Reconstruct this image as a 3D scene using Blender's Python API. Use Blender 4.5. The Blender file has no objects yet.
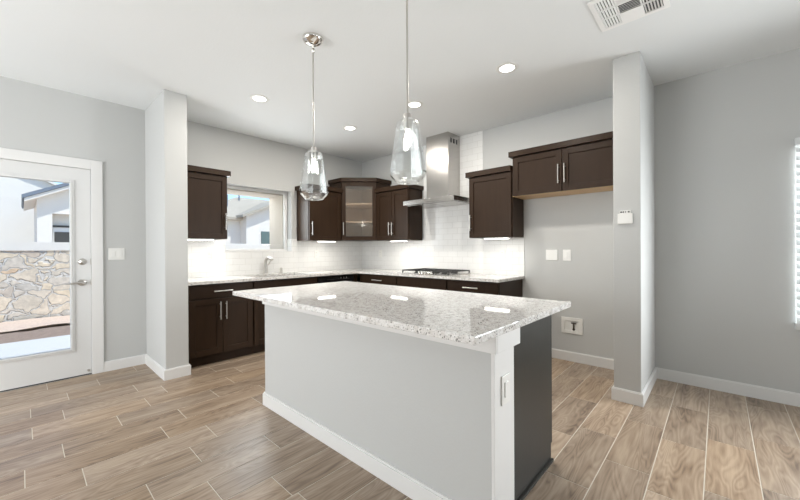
import bpy, bmesh, math, random
from mathutils import Vector, Matrix
random.seed(7)
S = bpy.context.scene
COL = S.collection
PI = math.pi

# ------------------------------------------------------------------ camera
cam_data = bpy.data.cameras.new('camera'); cam = bpy.data.objects.new('camera', cam_data)
COL.objects.link(cam)
cam_data.sensor_width = 36.0; cam_data.lens = 347.5 / 800 * 36.0
cam_data.clip_start = 0.05; cam_data.clip_end = 400
yaw, pitch, roll = 0.7418, -0.0027, -0.0054
fw = Vector((math.cos(yaw) * math.cos(pitch), math.sin(yaw) * math.cos(pitch), math.sin(pitch)))
rt = Vector((math.sin(yaw), -math.cos(yaw), 0)); up = rt.cross(fw)
m = Matrix((rt, up, -fw)).transposed().to_4x4()
cam.matrix_world = Matrix.Translation((-4.0035, -4.5548, 1.2162)) @ m @ Matrix.Rotation(roll, 4, 'Z')
S.camera = cam

# ------------------------------------------------------------------ world, sun, daylight
W = bpy.data.worlds.new('sky'); S.world = W; W.use_nodes = True
nt = W.node_tree; nt.nodes.clear()
sky = nt.nodes.new('ShaderNodeTexSky'); sky.sky_type = 'NISHITA'; sky.sun_disc = False
sky.sun_elevation = math.radians(47); sky.sun_rotation = math.radians(165); sky.air_density = 1.0; sky.dust_density = 0.1
sky.ozone_density = 3.0
bg = nt.nodes.new('ShaderNodeBackground'); wo = nt.nodes.new('ShaderNodeOutputWorld')
nt.links.new(sky.outputs[0], bg.inputs[0]); nt.links.new(bg.outputs[0], wo.inputs[0])
bg.inputs[1].default_value = 0.21

def lamp(name, kind, loc, energy, color=(1, 1, 1), target=None, **kw):
    l = bpy.data.lights.new(name, kind); l.energy = energy; l.color = color
    for k, v in kw.items(): setattr(l, k, v)
    o = bpy.data.objects.new(name, l); COL.objects.link(o); o.location = loc
    if target is not None:
        o.rotation_euler = (Vector(target) - Vector(loc)).to_track_quat('-Z', 'Y').to_euler()
    return o
lamp('sun', 'SUN', (2, -6, 12), 4.3, (1, .95, .87), target=(2 - 1.5, -6 + 5.0, 12 - 11.2), angle=math.radians(.6))
# added area lamps standing for unseen windows behind and left, rear pair tilted up
for wx, we in ((-1.55, 62), (-5.75, 46)):
    lamp('daylight_rear', 'AREA', (wx, -9.85, 1.4), we, (.95, .985, 1.0), target=(wx, 0, 11.5), shape='RECTANGLE', size=2.0, size_y=2.2)
lamp('daylight_left', 'AREA', (-6.75, -1.7, 1.35), 122, (.96, .98, 1.0), target=(0, -1.3, 2.6), shape='RECTANGLE', size=2.6, size_y=2.1)
# added lamps boosting daylight at the sink window and the blind window
lamp('daylight_sink_window', 'AREA', (-1.82, -.03, 1.62), 12, (.92, .97, 1.0), target=(-1.82, -3, 1.62), shape='RECTANGLE', size=.86, size_y=.76)
lamp('window_reveal_fill', 'AREA', (-1.82, 1.0, 1.85), 19, (.94, .975, 1.0), target=(-1.82, 0, 1.55), shape='RECTANGLE', size=1.1, size_y=.9)  # added lamp outside the pane, brightens the window reveal
lamp('daylight_blind', 'AREA', (-.09, -5.6, 1.32), 52, (.95, .98, 1.0), target=(-3, -3.4, 1.25), shape='RECTANGLE', size=1.2, size_y=1.4, spread=math.radians(120))

S.view_settings.view_transform = 'Standard'; S.view_settings.look = 'None'
S.view_settings.gamma = 1; S.view_settings.use_curve_mapping = False
S.view_settings.exposure = 0.07

# ------------------------------------------------------------------ materials
def newmat(name):
    m = bpy.data.materials.new(name); m.use_nodes = True
    n = m.node_tree.nodes; b = n['Principled BSDF']
    return m, n, m.node_tree.links, b
def plain(name, col, rough=.5, metal=0, bump=0, bscale=200, var=0, vscale=3, emis=None, estr=0, coat=0, spec=.5, stretch=(1, 1, 1)):
    m, n, l, b = newmat(name)
    b.inputs['Base Color'].default_value = (*col, 1); b.inputs['Roughness'].default_value = rough
    b.inputs['Metallic'].default_value = metal; b.inputs['Coat Weight'].default_value = coat
    b.inputs['Specular IOR Level'].default_value = spec
    tc = n.new('ShaderNodeTexCoord'); mp = n.new('ShaderNodeMapping'); mp.inputs['Scale'].default_value = stretch
    l.new(tc.outputs['Object'], mp.inputs[0])
    if var:
        t = n.new('ShaderNodeTexNoise'); t.inputs['Scale'].default_value = vscale; t.inputs['Detail'].default_value = 5
        mx = n.new('ShaderNodeMix'); mx.data_type = 'RGBA'
        mx.inputs[6].default_value = (*[c * (1 - var) for c in col], 1); mx.inputs[7].default_value = (*[min(1, c * (1 + var)) for c in col], 1)
        l.new(mp.outputs[0], t.inputs['Vector']); l.new(t.outputs['Fac'], mx.inputs[0]); l.new(mx.outputs[2], b.inputs['Base Color'])
    if bump:
        t = n.new('ShaderNodeTexNoise'); t.inputs['Scale'].default_value = bscale; t.inputs['Detail'].default_value = 2
        bp = n.new('ShaderNodeBump'); bp.inputs['Strength'].default_value = bump; bp.inputs['Distance'].default_value = .002
        l.new(mp.outputs[0], t.inputs['Vector']); l.new(t.outputs['Fac'], bp.inputs['Height']); l.new(bp.outputs[0], b.inputs['Normal'])
    if emis:
        b.inputs['Emission Color'].default_value = (*emis, 1); b.inputs['Emission Strength'].default_value = estr
    return m
M = {}
M['wall'] = plain('wall_paint', (.574, .582, .573), .6, bump=.35, bscale=90, var=.012, vscale=1.5, spec=.3)
M['ceil'] = plain('ceiling_paint', (.835, .86, .865), .75, bump=.45, bscale=60, var=.012, vscale=1.5, spec=.2)
M['trim'] = plain('trim_paint', (.80, .80, .79), .35, bump=.05, bscale=30, var=.01)
M['door'] = plain('door_paint', (.74, .745, .74), .38, bump=.05, bscale=30, var=.01)
M['plate'] = plain('plate_plastic', (.84, .84, .81), .3, var=.01)
M['dark'] = plain('espresso_wood', (.034, .0195, .0115), .36, bump=.12, bscale=30, var=.28, vscale=5, stretch=(4, 4, .6), spec=.17)
M['maple'] = plain('maple_board', (.62, .42, .22), .5, var=.12, vscale=8, stretch=(1, 6, 1))
M['shelf'] = plain('cabinet_interior', (.78, .66, .54), .5, var=.05)  # pale tone for the inner panels and shelves
M['steel'] = plain('brushed_steel', (.50, .485, .465), .24, 1, bump=.06, bscale=60, var=.04, stretch=(1, 1, 25))
M['nickel'] = plain('satin_nickel', (.58, .56, .53), .30, 1, var=.02)
M['chrome'] = plain('polished_nickel', (.74, .72, .69), .12, 1, var=.02)
M['iron'] = plain('cast_iron', (.02, .02, .02), .45, bump=.2, bscale=200, var=.1)
M['black'] = plain('black_gloss', (.012, .012, .013), .15, var=.1)
M['panel'] = plain('dark_panel', (.027, .026, .022), .34, bump=.06, bscale=30, var=.12, vscale=4, stretch=(4, 4, .6), spec=.28)
M['lamp'] = plain('lamp_diffuser', (.9, .9, .88), .5, emis=(1, .97, .92), estr=9)
M['strip'] = plain('led_strip', (.9, .9, .88), .5, emis=(1, .95, .87), estr=8)
M['bulb'] = plain('bulb_glow', (.9, .9, .88), .4, emis=(1, .95, .88), estr=26)
M['stucco'] = plain('neighbour_stucco', (.80, .78, .74), .9, bump=.6, bscale=40, var=.03)
M['stucco2'] = plain('own_stucco', (.55, .49, .42), .9, bump=1.0, bscale=70, var=.10, vscale=60)
M['roof'] = plain('roof_shingle', (.46, .43, .37), .85, bump=.8, bscale=30, var=.15, vscale=12)
M['fascia'] = plain('fascia_board', (.17, .21, .27), .6, var=.06)
M['gravel'] = plain('gravel', (.60, .49, .42), .95, bump=1.0, bscale=45, var=.30, vscale=28)
M['soil'] = plain('soil', (.27, .21, .18), .95, bump=1.0, bscale=30, var=.3, vscale=14)
M['patio'] = plain('patio_concrete', (.60, .63, .66), .85, bump=.2, bscale=50, var=.04)
M['vent'] = plain('vent_enamel', (.93, .93, .92), .4, var=.01)
M['slot'] = plain('dark_slot', (.05, .05, .05), .6, var=.05)
M['shade'] = plain('window_glazing_far', (.10, .16, .17), .15, var=.1)
M['blind'] = plain('blind_slat', (.74, .76, .76), .4, var=.01)
M['brass'] = plain('valve_brass', (.10, .085, .07), .35, .8, var=.1)
M['grout'] = plain('grout', (.66, .62, .54), .85, bump=.2, bscale=120, var=.05)

def glassmat(name, tint, rough, base=.04, edge=.6, power=2.2, haze=0):
    m, n, l, b = newmat(name); n.remove(b); out = n['Material Output']
    tr = n.new('ShaderNodeBsdfTransparent'); tr.inputs[0].default_value = (*tint, 1)
    gl = n.new('ShaderNodeBsdfGlossy'); gl.inputs['Roughness'].default_value = rough; gl.inputs[0].default_value = (1, 1, 1, 1)
    lw = n.new('ShaderNodeLayerWeight'); lw.inputs[0].default_value = .5
    pw = n.new('ShaderNodeMath'); pw.operation = 'POWER'; pw.inputs[1].default_value = power
    ml = n.new('ShaderNodeMath'); ml.operation = 'MULTIPLY_ADD'; ml.inputs[1].default_value = edge; ml.inputs[2].default_value = base
    mx = n.new('ShaderNodeMixShader')
    l.new(lw.outputs['Facing'], pw.inputs[0]); l.new(pw.outputs[0], ml.inputs[0]); l.new(ml.outputs[0], mx.inputs[0])
    first = tr
    if haze:
        df = n.new('ShaderNodeBsdfDiffuse'); df.inputs[0].default_value = (.80, .74, .67, 1); hz = n.new('ShaderNodeMixShader'); hz.inputs[0].default_value = haze
        l.new(tr.outputs[0], hz.inputs[1]); l.new(df.outputs[0], hz.inputs[2]); first = hz
    l.new(first.outputs[0], mx.inputs[1]); l.new(gl.outputs[0], mx.inputs[2]); l.new(mx.outputs[0], out.inputs[0])
    return m
M['glass'] = glassmat('window_glass', (.97, .985, .98), .0, .03, .4, 4)
M['cabglass'] = glassmat('cabinet_glass', (.85, .82, .78), .10, .05, .5, 4, haze=.055)
M['shadeglass'] = glassmat('pendant_glass', (.955, .965, .965), .04, .05, .9, 1.6)

def translucent(m, amt, col):
    n = m.node_tree.nodes; l = m.node_tree.links; b = n['Principled BSDF']; out = n['Material Output']
    t = n.new('ShaderNodeBsdfTranslucent'); t.inputs[0].default_value = (*col, 1); x = n.new('ShaderNodeMixShader'); x.inputs[0].default_value = amt
    l.new(b.outputs[0], x.inputs[1]); l.new(t.outputs[0], x.inputs[2]); l.new(x.outputs[0], out.inputs[0])
translucent(M['blind'], .06, (.85, .9, .9))

def granite():
    m, n, l, b = newmat('granite')
    tc = n.new('ShaderNodeTexCoord')
    def noise(s, d=4, r=.6):
        t = n.new('ShaderNodeTexNoise'); t.inputs['Scale'].default_value = s; t.inputs['Detail'].default_value = d; t.inputs['Roughness'].default_value = r
        l.new(tc.outputs['Object'], t.inputs['Vector']); return t
    def ramp(src, p):
        r = n.new('ShaderNodeValToRGB'); e = r.color_ramp.elements
        e[0].position, e[0].color = p[0][0], (*p[0][1], 1); e[1].position, e[1].color = p[-1][0], (*p[-1][1], 1)
        for q in p[1:-1]:
            x = e.new(q[0]); x.color = (*q[1], 1)
        l.new(src, r.inputs[0]); return r
    def mix(f, a, c, bt='MIX'):
        x = n.new('ShaderNodeMix'); x.data_type = 'RGBA'; x.blend_type = bt
        if isinstance(f, float): x.inputs[0].default_value = f
        else: l.new(f, x.inputs[0])
        l.new(a, x.inputs[6])
        if isinstance(c, tuple): x.inputs[7].default_value = (*c, 1)
        else: l.new(c, x.inputs[7])
        return x.outputs[2]
    base = ramp(noise(34, 6).outputs['Fac'], [(.32, (.56, .53, .50)), (.45, (.74, .72, .695)), (.62, (.86, .855, .84))])
    sp = ramp(noise(130, 3, .7).outputs['Fac'], [(.36, (1, 1, 1)), (.43, (0, 0, 0))])
    c = mix(sp.outputs[0], base.outputs[0], (.30, .285, .265))
    v = n.new('ShaderNodeTexVoronoi'); v.inputs['Scale'].default_value = 120; v.inputs['Randomness'].default_value = 1
    l.new(tc.outputs['Object'], v.inputs['Vector'])
    gate = ramp(noise(40, 4).outputs['Fac'], [(.49, (0, 0, 0)), (.57, (1, 1, 1))])
    vr = ramp(v.outputs['Distance'], [(.28, (1, 1, 1)), (.38, (0, 0, 0))])
    mm = n.new('ShaderNodeMath'); mm.operation = 'MULTIPLY'; l.new(gate.outputs[0], mm.inputs[0]); l.new(vr.outputs[0], mm.inputs[1])
    c = mix(mm.outputs[0], c, (.045, .04, .036))
    l.new(c, b.inputs['Base Color']); b.inputs['Roughness'].default_value = .035; b.inputs['Specular IOR Level'].default_value = .6
    return m
M['granite'] = granite()

def subway(name, axis):
    m, n, l, b = newmat(name)
    tc = n.new('ShaderNodeTexCoord'); sx = n.new('ShaderNodeSeparateXYZ'); cx = n.new('ShaderNodeCombineXYZ')
    l.new(tc.outputs['Object'], sx.inputs[0]); l.new(sx.outputs[axis], cx.inputs[0]); l.new(sx.outputs[2], cx.inputs[1])
    br = n.new('ShaderNodeTexBrick'); l.new(cx.outputs[0], br.inputs['Vector'])
    br.inputs['Scale'].default_value = 1; br.inputs['Brick Width'].default_value = .156; br.inputs['Row Height'].default_value = .079
    br.inputs['Mortar Size'].default_value = .0016; br.inputs['Mortar Smooth'].default_value = .2
    br.inputs['Color1'].default_value = (.83, .835, .825, 1); br.inputs['Color2'].default_value = (.86, .865, .855, 1)
    br.inputs['Mortar'].default_value = (.68, .68, .66, 1)
    l.new(br.outputs['Color'], b.inputs['Base Color'])
    bp = n.new('ShaderNodeBump'); bp.invert = True; bp.inputs['Strength'].default_value = .5; bp.inputs['Distance'].default_value = .002
    l.new(br.outputs['Fac'], bp.inputs['Height']); l.new(bp.outputs[0], b.inputs['Normal'])
    b.inputs['Roughness'].default_value = .14
    return m
M['tileA'] = subway('subway_tile_sink_wall', 0); M['tileB'] = subway('subway_tile_hood_wall', 1)

def woodtile():
    m, n, l, b = newmat('wood_look_tile')
    tc = n.new('ShaderNodeTexCoord'); at = n.new('ShaderNodeAttribute'); at.attribute_name = 'tile'
    of = n.new('ShaderNodeVectorMath'); of.operation = 'MULTIPLY_ADD'; of.inputs[1].default_value = (17, 23, 31)
    l.new(at.outputs['Color'], of.inputs[0]); l.new(tc.outputs['Object'], of.inputs[2])
    mp = n.new('ShaderNodeMapping'); mp.inputs['Scale'].default_value = (.8, 4.6, 1); l.new(of.outputs[0], mp.inputs[0])
    n1 = n.new('ShaderNodeTexNoise'); n1.inputs['Scale'].default_value = 1.5; n1.inputs['Detail'].default_value = 2; n1.inputs['Distortion'].default_value = .4
    l.new(mp.outputs[0], n1.inputs['Vector'])
    mu = n.new('ShaderNodeMath'); mu.operation = 'MULTIPLY'; mu.inputs[1].default_value = 18; l.new(n1.outputs['Fac'], mu.inputs[0])
    fr = n.new('ShaderNodeMath'); fr.operation = 'PINGPONG'; fr.inputs[1].default_value = .5; l.new(mu.outputs[0], fr.inputs[0])
    mp2 = n.new('ShaderNodeMapping'); mp2.inputs['Scale'].default_value = (1.1, 17, 1); l.new(of.outputs[0], mp2.inputs[0])
    n2 = n.new('ShaderNodeTexNoise'); n2.inputs['Scale'].default_value = 2.2; n2.inputs['Detail'].default_value = 5; n2.inputs['Roughness'].default_value = .65
    l.new(mp2.outputs[0], n2.inputs['Vector'])
    n3 = n.new('ShaderNodeTexNoise'); n3.inputs['Scale'].default_value = 2.3; l.new(mp.outputs[0], n3.inputs['Vector'])
    a1 = n.new('ShaderNodeMath'); a1.operation = 'MULTIPLY_ADD'; a1.inputs[1].default_value = .34; l.new(fr.outputs[0], a1.inputs[0])
    a0 = n.new('ShaderNodeMath'); a0.operation = 'MULTIPLY'; a0.inputs[1].default_value = .62; l.new(n2.outputs['Fac'], a0.inputs[0]); l.new(a0.outputs[0], a1.inputs[2])
    a2 = n.new('ShaderNodeMath'); a2.operation = 'MULTIPLY_ADD'; a2.inputs[1].default_value = .55; l.new(n3.outputs['Fac'], a2.inputs[0]); l.new(a1.outputs[0], a2.inputs[2])
    r = n.new('ShaderNodeValToRGB'); e = r.color_ramp.elements
    e[0].position = .42; e[0].color = (.150, .098, .062, 1); e[1].position = .85; e[1].color = (.46, .352, .252, 1)
    x = e.new(.6); x.color = (.31, .222, .150, 1)
    l.new(a2.outputs[0], r.inputs[0])
    sep = n.new('ShaderNodeSeparateColor'); l.new(at.outputs['Color'], sep.inputs[0])
    hs = n.new('ShaderNodeHueSaturation'); l.new(r.outputs[0], hs.inputs['Color'])
    v = n.new('ShaderNodeMapRange'); v.inputs['To Min'].default_value = .87; v.inputs['To Max'].default_value = 1.13; l.new(sep.outputs[0], v.inputs[0]); l.new(v.outputs[0], hs.inputs['Value'])
    s2 = n.new('ShaderNodeMapRange'); s2.inputs['To Min'].default_value = .88; s2.inputs['To Max'].default_value = 1.05; l.new(sep.outputs[1], s2.inputs[0]); l.new(s2.outputs[0], hs.inputs['Saturation'])
    l.new(hs.outputs[0], b.inputs['Base Color'])
    b.inputs['Roughness'].default_value = .36; b.inputs['Specular IOR Level'].default_value = .45
    bp = n.new('ShaderNodeBump'); bp.inputs['Strength'].default_value = .08; bp.inputs['Distance'].default_value = .002
    l.new(n2.outputs['Fac'], bp.inputs['Height']); l.new(bp.outputs[0], b.inputs['Normal'])
    return m
M['woodtile'] = woodtile()

def stone():
    m, n, l, b = newmat('fence_stone')
    tc = n.new('ShaderNodeTexCoord'); mp = n.new('ShaderNodeMapping'); mp.inputs['Scale'].default_value = (1.9, 1, 3.1)
    dn = n.new('ShaderNodeTexNoise'); dn.inputs['Scale'].default_value = 3.5; dn.inputs['Detail'].default_value = 3
    ad = n.new('ShaderNodeVectorMath'); ad.operation = 'MULTIPLY_ADD'; ad.inputs[1].default_value = (.42, .42, .42)
    l.new(tc.outputs['Object'], dn.inputs['Vector']); l.new(dn.outputs['Color'], ad.inputs[0]); l.new(tc.outputs['Object'], ad.inputs[2]); l.new(ad.outputs[0], mp.inputs[0])
    vs = []
    for f in ('F1', 'DISTANCE_TO_EDGE'):
        v = n.new('ShaderNodeTexVoronoi'); v.feature = f; v.inputs['Scale'].default_value = 1.9; v.inputs['Randomness'].default_value = 1
        l.new(mp.outputs[0], v.inputs['Vector']); vs.append(v)
    sep = n.new('ShaderNodeSeparateColor'); l.new(vs[0].outputs['Color'], sep.inputs[0])
    r = n.new('ShaderNodeValToRGB'); e = r.color_ramp.elements
    e[0].color = (.60, .56, .51, 1); e[1].position = 1; e[1].color = (.72, .54, .38, 1)
    for p, c in ((.3, (.70, .62, .52)), (.55, (.76, .65, .50)), (.8, (.52, .50, .47))):
        x = e.new(p); x.color = (*c, 1)
    l.new(sep.outputs[0], r.inputs[0])
    nz = n.new('ShaderNodeTexNoise'); nz.inputs['Scale'].default_value = 14; nz.inputs['Detail'].default_value = 5; l.new(tc.outputs['Object'], nz.inputs['Vector'])
    hs = n.new('ShaderNodeHueSaturation'); mr = n.new('ShaderNodeMapRange'); mr.inputs['To Min'].default_value = .6; mr.inputs['To Max'].default_value = 1.4
    l.new(nz.outputs['Fac'], mr.inputs[0]); l.new(mr.outputs[0], hs.inputs['Value']); l.new(r.outputs[0], hs.inputs['Color'])
    st = n.new('ShaderNodeMapRange'); st.inputs['From Min'].default_value = .03; st.inputs['From Max'].default_value = .07; l.new(vs[1].outputs['Distance'], st.inputs[0])
    mx = n.new('ShaderNodeMix'); mx.data_type = 'RGBA'; mx.inputs[6].default_value = (.66, .64, .61, 1); l.new(st.outputs[0], mx.inputs[0]); l.new(hs.outputs[0], mx.inputs[7])
    l.new(mx.outputs[2], b.inputs['Base Color']); b.inputs['Roughness'].default_value = .9
    bp = n.new('ShaderNodeBump'); bp.inputs['Strength'].default_value = 1; bp.inputs['Distance'].default_value = .025; l.new(st.outputs[0], bp.inputs['Height']); l.new(bp.outputs[0], b.inputs['Normal'])
    return m
M['stone'] = stone()

# ------------------------------------------------------------------ mesh helpers
ID = Matrix.Identity(4)
# frames: (u along the wall, d out of the wall into the room, z)
FA = Matrix(((1, 0, 0, 0), (0, -1, 0, 0), (0, 0, 1, 0), (0, 0, 0, 1)))      # sink wall: u = x
FB = Matrix(((0, -1, 0, 0), (-1, 0, 0, 0), (0, 0, 1, 0), (0, 0, 0, 1)))     # hood wall: u = -y
class MB:
    def __init__(s, T=ID): s.bm = bmesh.new(); s.T = T
    def box(s, a, b, bev=0, T=None):
        T = T or s.T; vs = [s.bm.verts.new(T @ Vector((x, y, z))) for x in (a[0], b[0]) for y in (a[1], b[1]) for z in (a[2], b[2])]
        fs = [s.bm.faces.new([vs[i] for i in q]) for q in ((0, 1, 3, 2), (4, 6, 7, 5), (0, 4, 5, 1), (2, 3, 7, 6), (0, 2, 6, 4), (1, 5, 7, 3))]
        if bev:
            es = list({e for f in fs for e in f.edges})
            bmesh.ops.bevel(s.bm, geom=es, offset=bev, segments=2, affect='EDGES', profile=.5)
        return s
    def prism(s, pts, z0, z1, bev=0):
        lo = [s.bm.verts.new(s.T @ Vector((x, y, z0))) for x, y in pts]; hi = [s.bm.verts.new(s.T @ Vector((x, y, z1))) for x, y in pts]
        n = len(pts); fs = [s.bm.faces.new(lo), s.bm.faces.new(hi[::-1])]
        for i in range(n): fs.append(s.bm.faces.new([lo[i], lo[(i + 1) % n], hi[(i + 1) % n], hi[i]]))
        if bev:
            es = list({e for f in fs for e in f.edges}); bmesh.ops.bevel(s.bm, geom=es, offset=bev, segments=2, affect='EDGES', profile=.5)
        return s
    def poly(s, pts, thick):                     # closed plate: pts in 3D, thick = vector
        t = Vector(thick); lo = [s.bm.verts.new(s.T @ Vector(p)) for p in pts]; hi = [s.bm.verts.new(s.T @ (Vector(p) + t)) for p in pts]
        n = len(pts); s.bm.faces.new(lo); s.bm.faces.new(hi[::-1])
        for i in range(n): s.bm.faces.new([lo[i], lo[(i + 1) % n], hi[(i + 1) % n], hi[i]])
        return s
    def lathe(s, prof, loc=(0, 0, 0), seg=24, M_=ID, closed=False):
        rings = []
        for r, z in prof:
            if r < 1e-6: rings.append([s.bm.verts.new(s.T @ (Vector(loc) + (M_.to_3x3() @ Vector((0, 0, z)))))])
            else: rings.append([s.bm.verts.new(s.T @ (Vector(loc) + (M_.to_3x3() @ Vector((r * math.cos(2 * PI * i / seg), r * math.sin(2 * PI * i / seg), z))))) for i in range(seg)])
        pr = list(zip(rings, rings[1:]))
        if closed: pr.append((rings[-1], rings[0]))
        for A, B in pr:
            for i in range(seg):
                j = (i + 1) % seg
                if len(A) == 1 and len(B) == 1: continue
                if len(A) == 1: s.bm.faces.new([A[0], B[i], B[j]])
                elif len(B) == 1: s.bm.faces.new([A[i], A[j], B[0]])
                else: s.bm.faces.new([A[i], A[j], B[j], B[i]])
        return s
    def tube(s, pts, r, seg=12, caps=True):
        P = [Vector(p) for p in pts]; rings = []; n = len(P); ref = None
        for i, p in enumerate(P):
            t = (P[min(i + 1, n - 1)] - P[max(i - 1, 0)]).normalized()
            if ref is None: ref = t.orthogonal().normalized()
            ref = (ref - t * ref.dot(t)).normalized(); bn = t.cross(ref)
            rr = r[i] if isinstance(r, (list, tuple)) else r
            rings.append([s.bm.verts.new(s.T @ (p + (ref * math.cos(2 * PI * k / seg) + bn * math.sin(2 * PI * k / seg)) * rr)) for k in range(seg)])
        for A, B in zip(rings, rings[1:]):
            for k in range(seg): s.bm.faces.new([A[k], A[(k + 1) % seg], B[(k + 1) % seg], B[k]])
        if caps: s.bm.faces.new(rings[0]); s.bm.faces.new(rings[-1])
        return s
    def build(s, name, mat, parent=None, smooth=False, loc=None):
        bmesh.ops.recalc_face_normals(s.bm, faces=s.bm.faces[:])
        org = Vector(loc) if loc is not None else Vector((0, 0, 0))
        if parent is not None: org = wloc(parent)
        elif loc is None:
            cs = [v.co for v in s.bm.verts]
            org = Vector(((min(c.x for c in cs) + max(c.x for c in cs)) / 2, (min(c.y for c in cs) + max(c.y for c in cs)) / 2, min(c.z for c in cs)))
        for v in s.bm.verts: v.co -= org
        me = bpy.data.meshes.new(name); s.bm.to_mesh(me); s.bm.free()
        me.materials.append(M[mat])
        if smooth:
            for p in me.polygons: p.use_smooth = True
            try: me.set_sharp_from_angle(angle=math.radians(35))
            except Exception: pass
        o = bpy.data.objects.new(name, me); COL.objects.link(o)
        if parent is not None: o.parent = parent
        else: o.location = org
        return o
def wloc(o):
    v = Vector(o.location)
    while o.parent: o = o.parent; v += Vector(o.location)
    return v
def tag(o, label=None, cat=None, group=None, kind=None):
    if label: o['label'] = label
    if cat: o['category'] = cat
    if group: o['group'] = group
    if kind: o['kind'] = kind
    return o
def thing(name, label, cat, loc, group=None, kind=None):
    o = bpy.data.objects.new(name, None); COL.objects.link(o); o.location = loc; o.empty_display_size = .1
    return tag(o, label, cat, group, kind)
def box(name, a, b, mat, parent=None, bev=0, T=ID, **k): return MB(T).box(a, b, bev).build(name, mat, parent, **k)
def struct(o, label, cat='structure'): return tag(o, label, cat, kind='structure')
def holed(axis, c0, c1, u0, u1, z0, z1, holes):
    """wall slab with rectangular openings; axis 'y': u = x, thickness c0..c1 in y"""
    mb = MB(); us = sorted({u0, u1, *[h[i] for h in holes for i in (0, 1)]}); zs = sorted({z0, z1, *[h[i] for h in holes for i in (2, 3)]})
    bm = mb.bm; vd = {}
    def V(u, c, z):
        k = (u, c, z)
        if k not in vd: vd[k] = bm.verts.new((u, c, z) if axis == 'y' else (c, u, z))
        return vd[k]
    def solid(i, j):
        if i < 0 or j < 0 or i >= len(us) - 1 or j >= len(zs) - 1: return False
        a, b = (us[i] + us[i + 1]) / 2, (zs[j] + zs[j + 1]) / 2
        return not any(h[0] < a < h[1] and h[2] < b < h[3] for h in holes)
    for i in range(len(us) - 1):
        for j in range(len(zs) - 1):
            if not solid(i, j): continue
            a, b, c, d = us[i], us[i + 1], zs[j], zs[j + 1]
            bm.faces.new([V(a, c0, c), V(b, c0, c), V(b, c0, d), V(a, c0, d)]); bm.faces.new([V(a, c1, c), V(b, c1, c), V(b, c1, d), V(a, c1, d)])
            for ok, p, q in ((solid(i - 1, j), (a, c), (a, d)), (solid(i + 1, j), (b, c), (b, d)), (solid(i, j - 1), (a, c), (b, c)), (solid(i, j + 1), (a, d), (b, d))):
                if not ok: bm.faces.new([V(p[0], c0, p[1]), V(q[0], c0, q[1]), V(q[0], c1, q[1]), V(p[0], c1, p[1])])
    return mb

# ------------------------------------------------------------------ room shell
H = 2.726
WX0, WX1, WZ0, WZ1 = -2.276, -1.354, 1.195, 2.055        # sink window opening
DX0, DX1, DZ1 = -4.50, -3.515, 2.03                       # patio door opening
XL, YF = -6.9, -10.0
# tiled floor: planks run along x
rowh, tl, g = .2142, .636, .0032
offs = {0: -3.851, 1: -3.525, 2: -3.744, 3: -3.961, 4: -3.795, 5: -3.959, 6: -3.534, 7: -3.835, 8: -3.36, 9: -3.143, 10: -3.306, 11: -3.57, 12: -3.347,
        17: -.96, 18: -1.436, 19: -1.097, 20: -1.245, 21: -1.058, 22: -.845}
bm = bmesh.new(); lay = bm.loops.layers.color.new('tile')
def quad(pts, c, mi):
    f = bm.faces.new([bm.verts.new(p) for p in pts]); f.material_index = mi
    for lp in f.loops: lp[lay] = (*c, 1)
for r in range(0, 47):
    y1 = -rowh * r; y0 = y1 - rowh
    o = offs.get(r, -3.5 + random.random() * tl); x = o - math.ceil((o - XL) / tl) * tl
    while x < 0:
        c = (random.random(), random.random(), random.random())
        a, b = max(x, XL) + g / 2, min(x + tl, 0) - g / 2
        ya, yb = max(y0, YF) + g / 2, y1 - g / 2
        if b - a > .01 and yb - ya > .01:
            e = .0015
            quad([(a + e, ya + e, 0), (b - e, ya + e, 0), (b - e, yb - e, 0), (a + e, yb - e, 0)], c, 0)
            T4 = [(a + e, ya + e, 0), (b - e, ya + e, 0), (b - e, yb - e, 0), (a + e, yb - e, 0)]; B4 = [(a, ya, -.002), (b, ya, -.002), (b, yb, -.002), (a, yb, -.002)]
            for i in range(4): quad([B4[i], B4[(i + 1) % 4], T4[(i + 1) % 4], T4[i]], c, 0)
        x += tl
quad([(XL, YF, -.0015), (.0, YF, -.0015), (.0, 0, -.0015), (XL, 0, -.0015)], (0, 0, 0), 1)
quad([(XL, 0, -.15), (0, 0, -.15), (0, YF, -.15), (XL, YF, -.15)], (0, 0, 0), 1)
for p, q in (((XL, YF), (0, YF)), ((0, YF), (0, 0)), ((0, 0), (XL, 0)), ((XL, 0), (XL, YF))):
    quad([(*p, -.15), (*q, -.15), (*q, -.0015), (*p, -.0015)], (0, 0, 0), 1)
me = bpy.data.meshes.new('floor'); bm.to_mesh(me); bm.free(); me.materials.append(M['woodtile']); me.materials.append(M['grout'])
floor = bpy.data.objects.new('floor', me); COL.objects.link(floor); struct(floor, 'wood-look plank tile floor with pale grout lines', 'floor')

struct(box('ceiling', (XL, YF, H), (0, 0, H + .12), 'ceil'), 'white lightly textured flat ceiling over the kitchen', 'ceiling')
struct(MB().box((XL - .4, YF - .4, H + .12), (.6, .25, H + .3)).build('roof', 'fascia'), 'flat roof slab over the house', 'roof')
struct(holed('y', 0, .2, XL - .2, .2, -.15, H + .12, [(WX0, WX1, WZ0, WZ1), (DX0, DX1, -.0, DZ1)]).build('wall_back', 'wall'), 'grey painted wall with the patio door and the sink window', 'wall')
RY0, RY1, RZ0, RZ1 = -6.20, -4.99, .60, 2.03
struct(holed('x', 0, .2, YF - .2, 0, -.15, H + .12, [(RY0, RY1, RZ0, RZ1)]).build('wall_right', 'wall'), 'grey painted wall with range hood, refrigerator space and blinds window', 'wall')
struct(box('wall_left', (XL - .2, YF - .2, -.15), (XL, 0, H + .12), 'wall'), 'grey painted wall on the far left of the room', 'wall')
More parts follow.
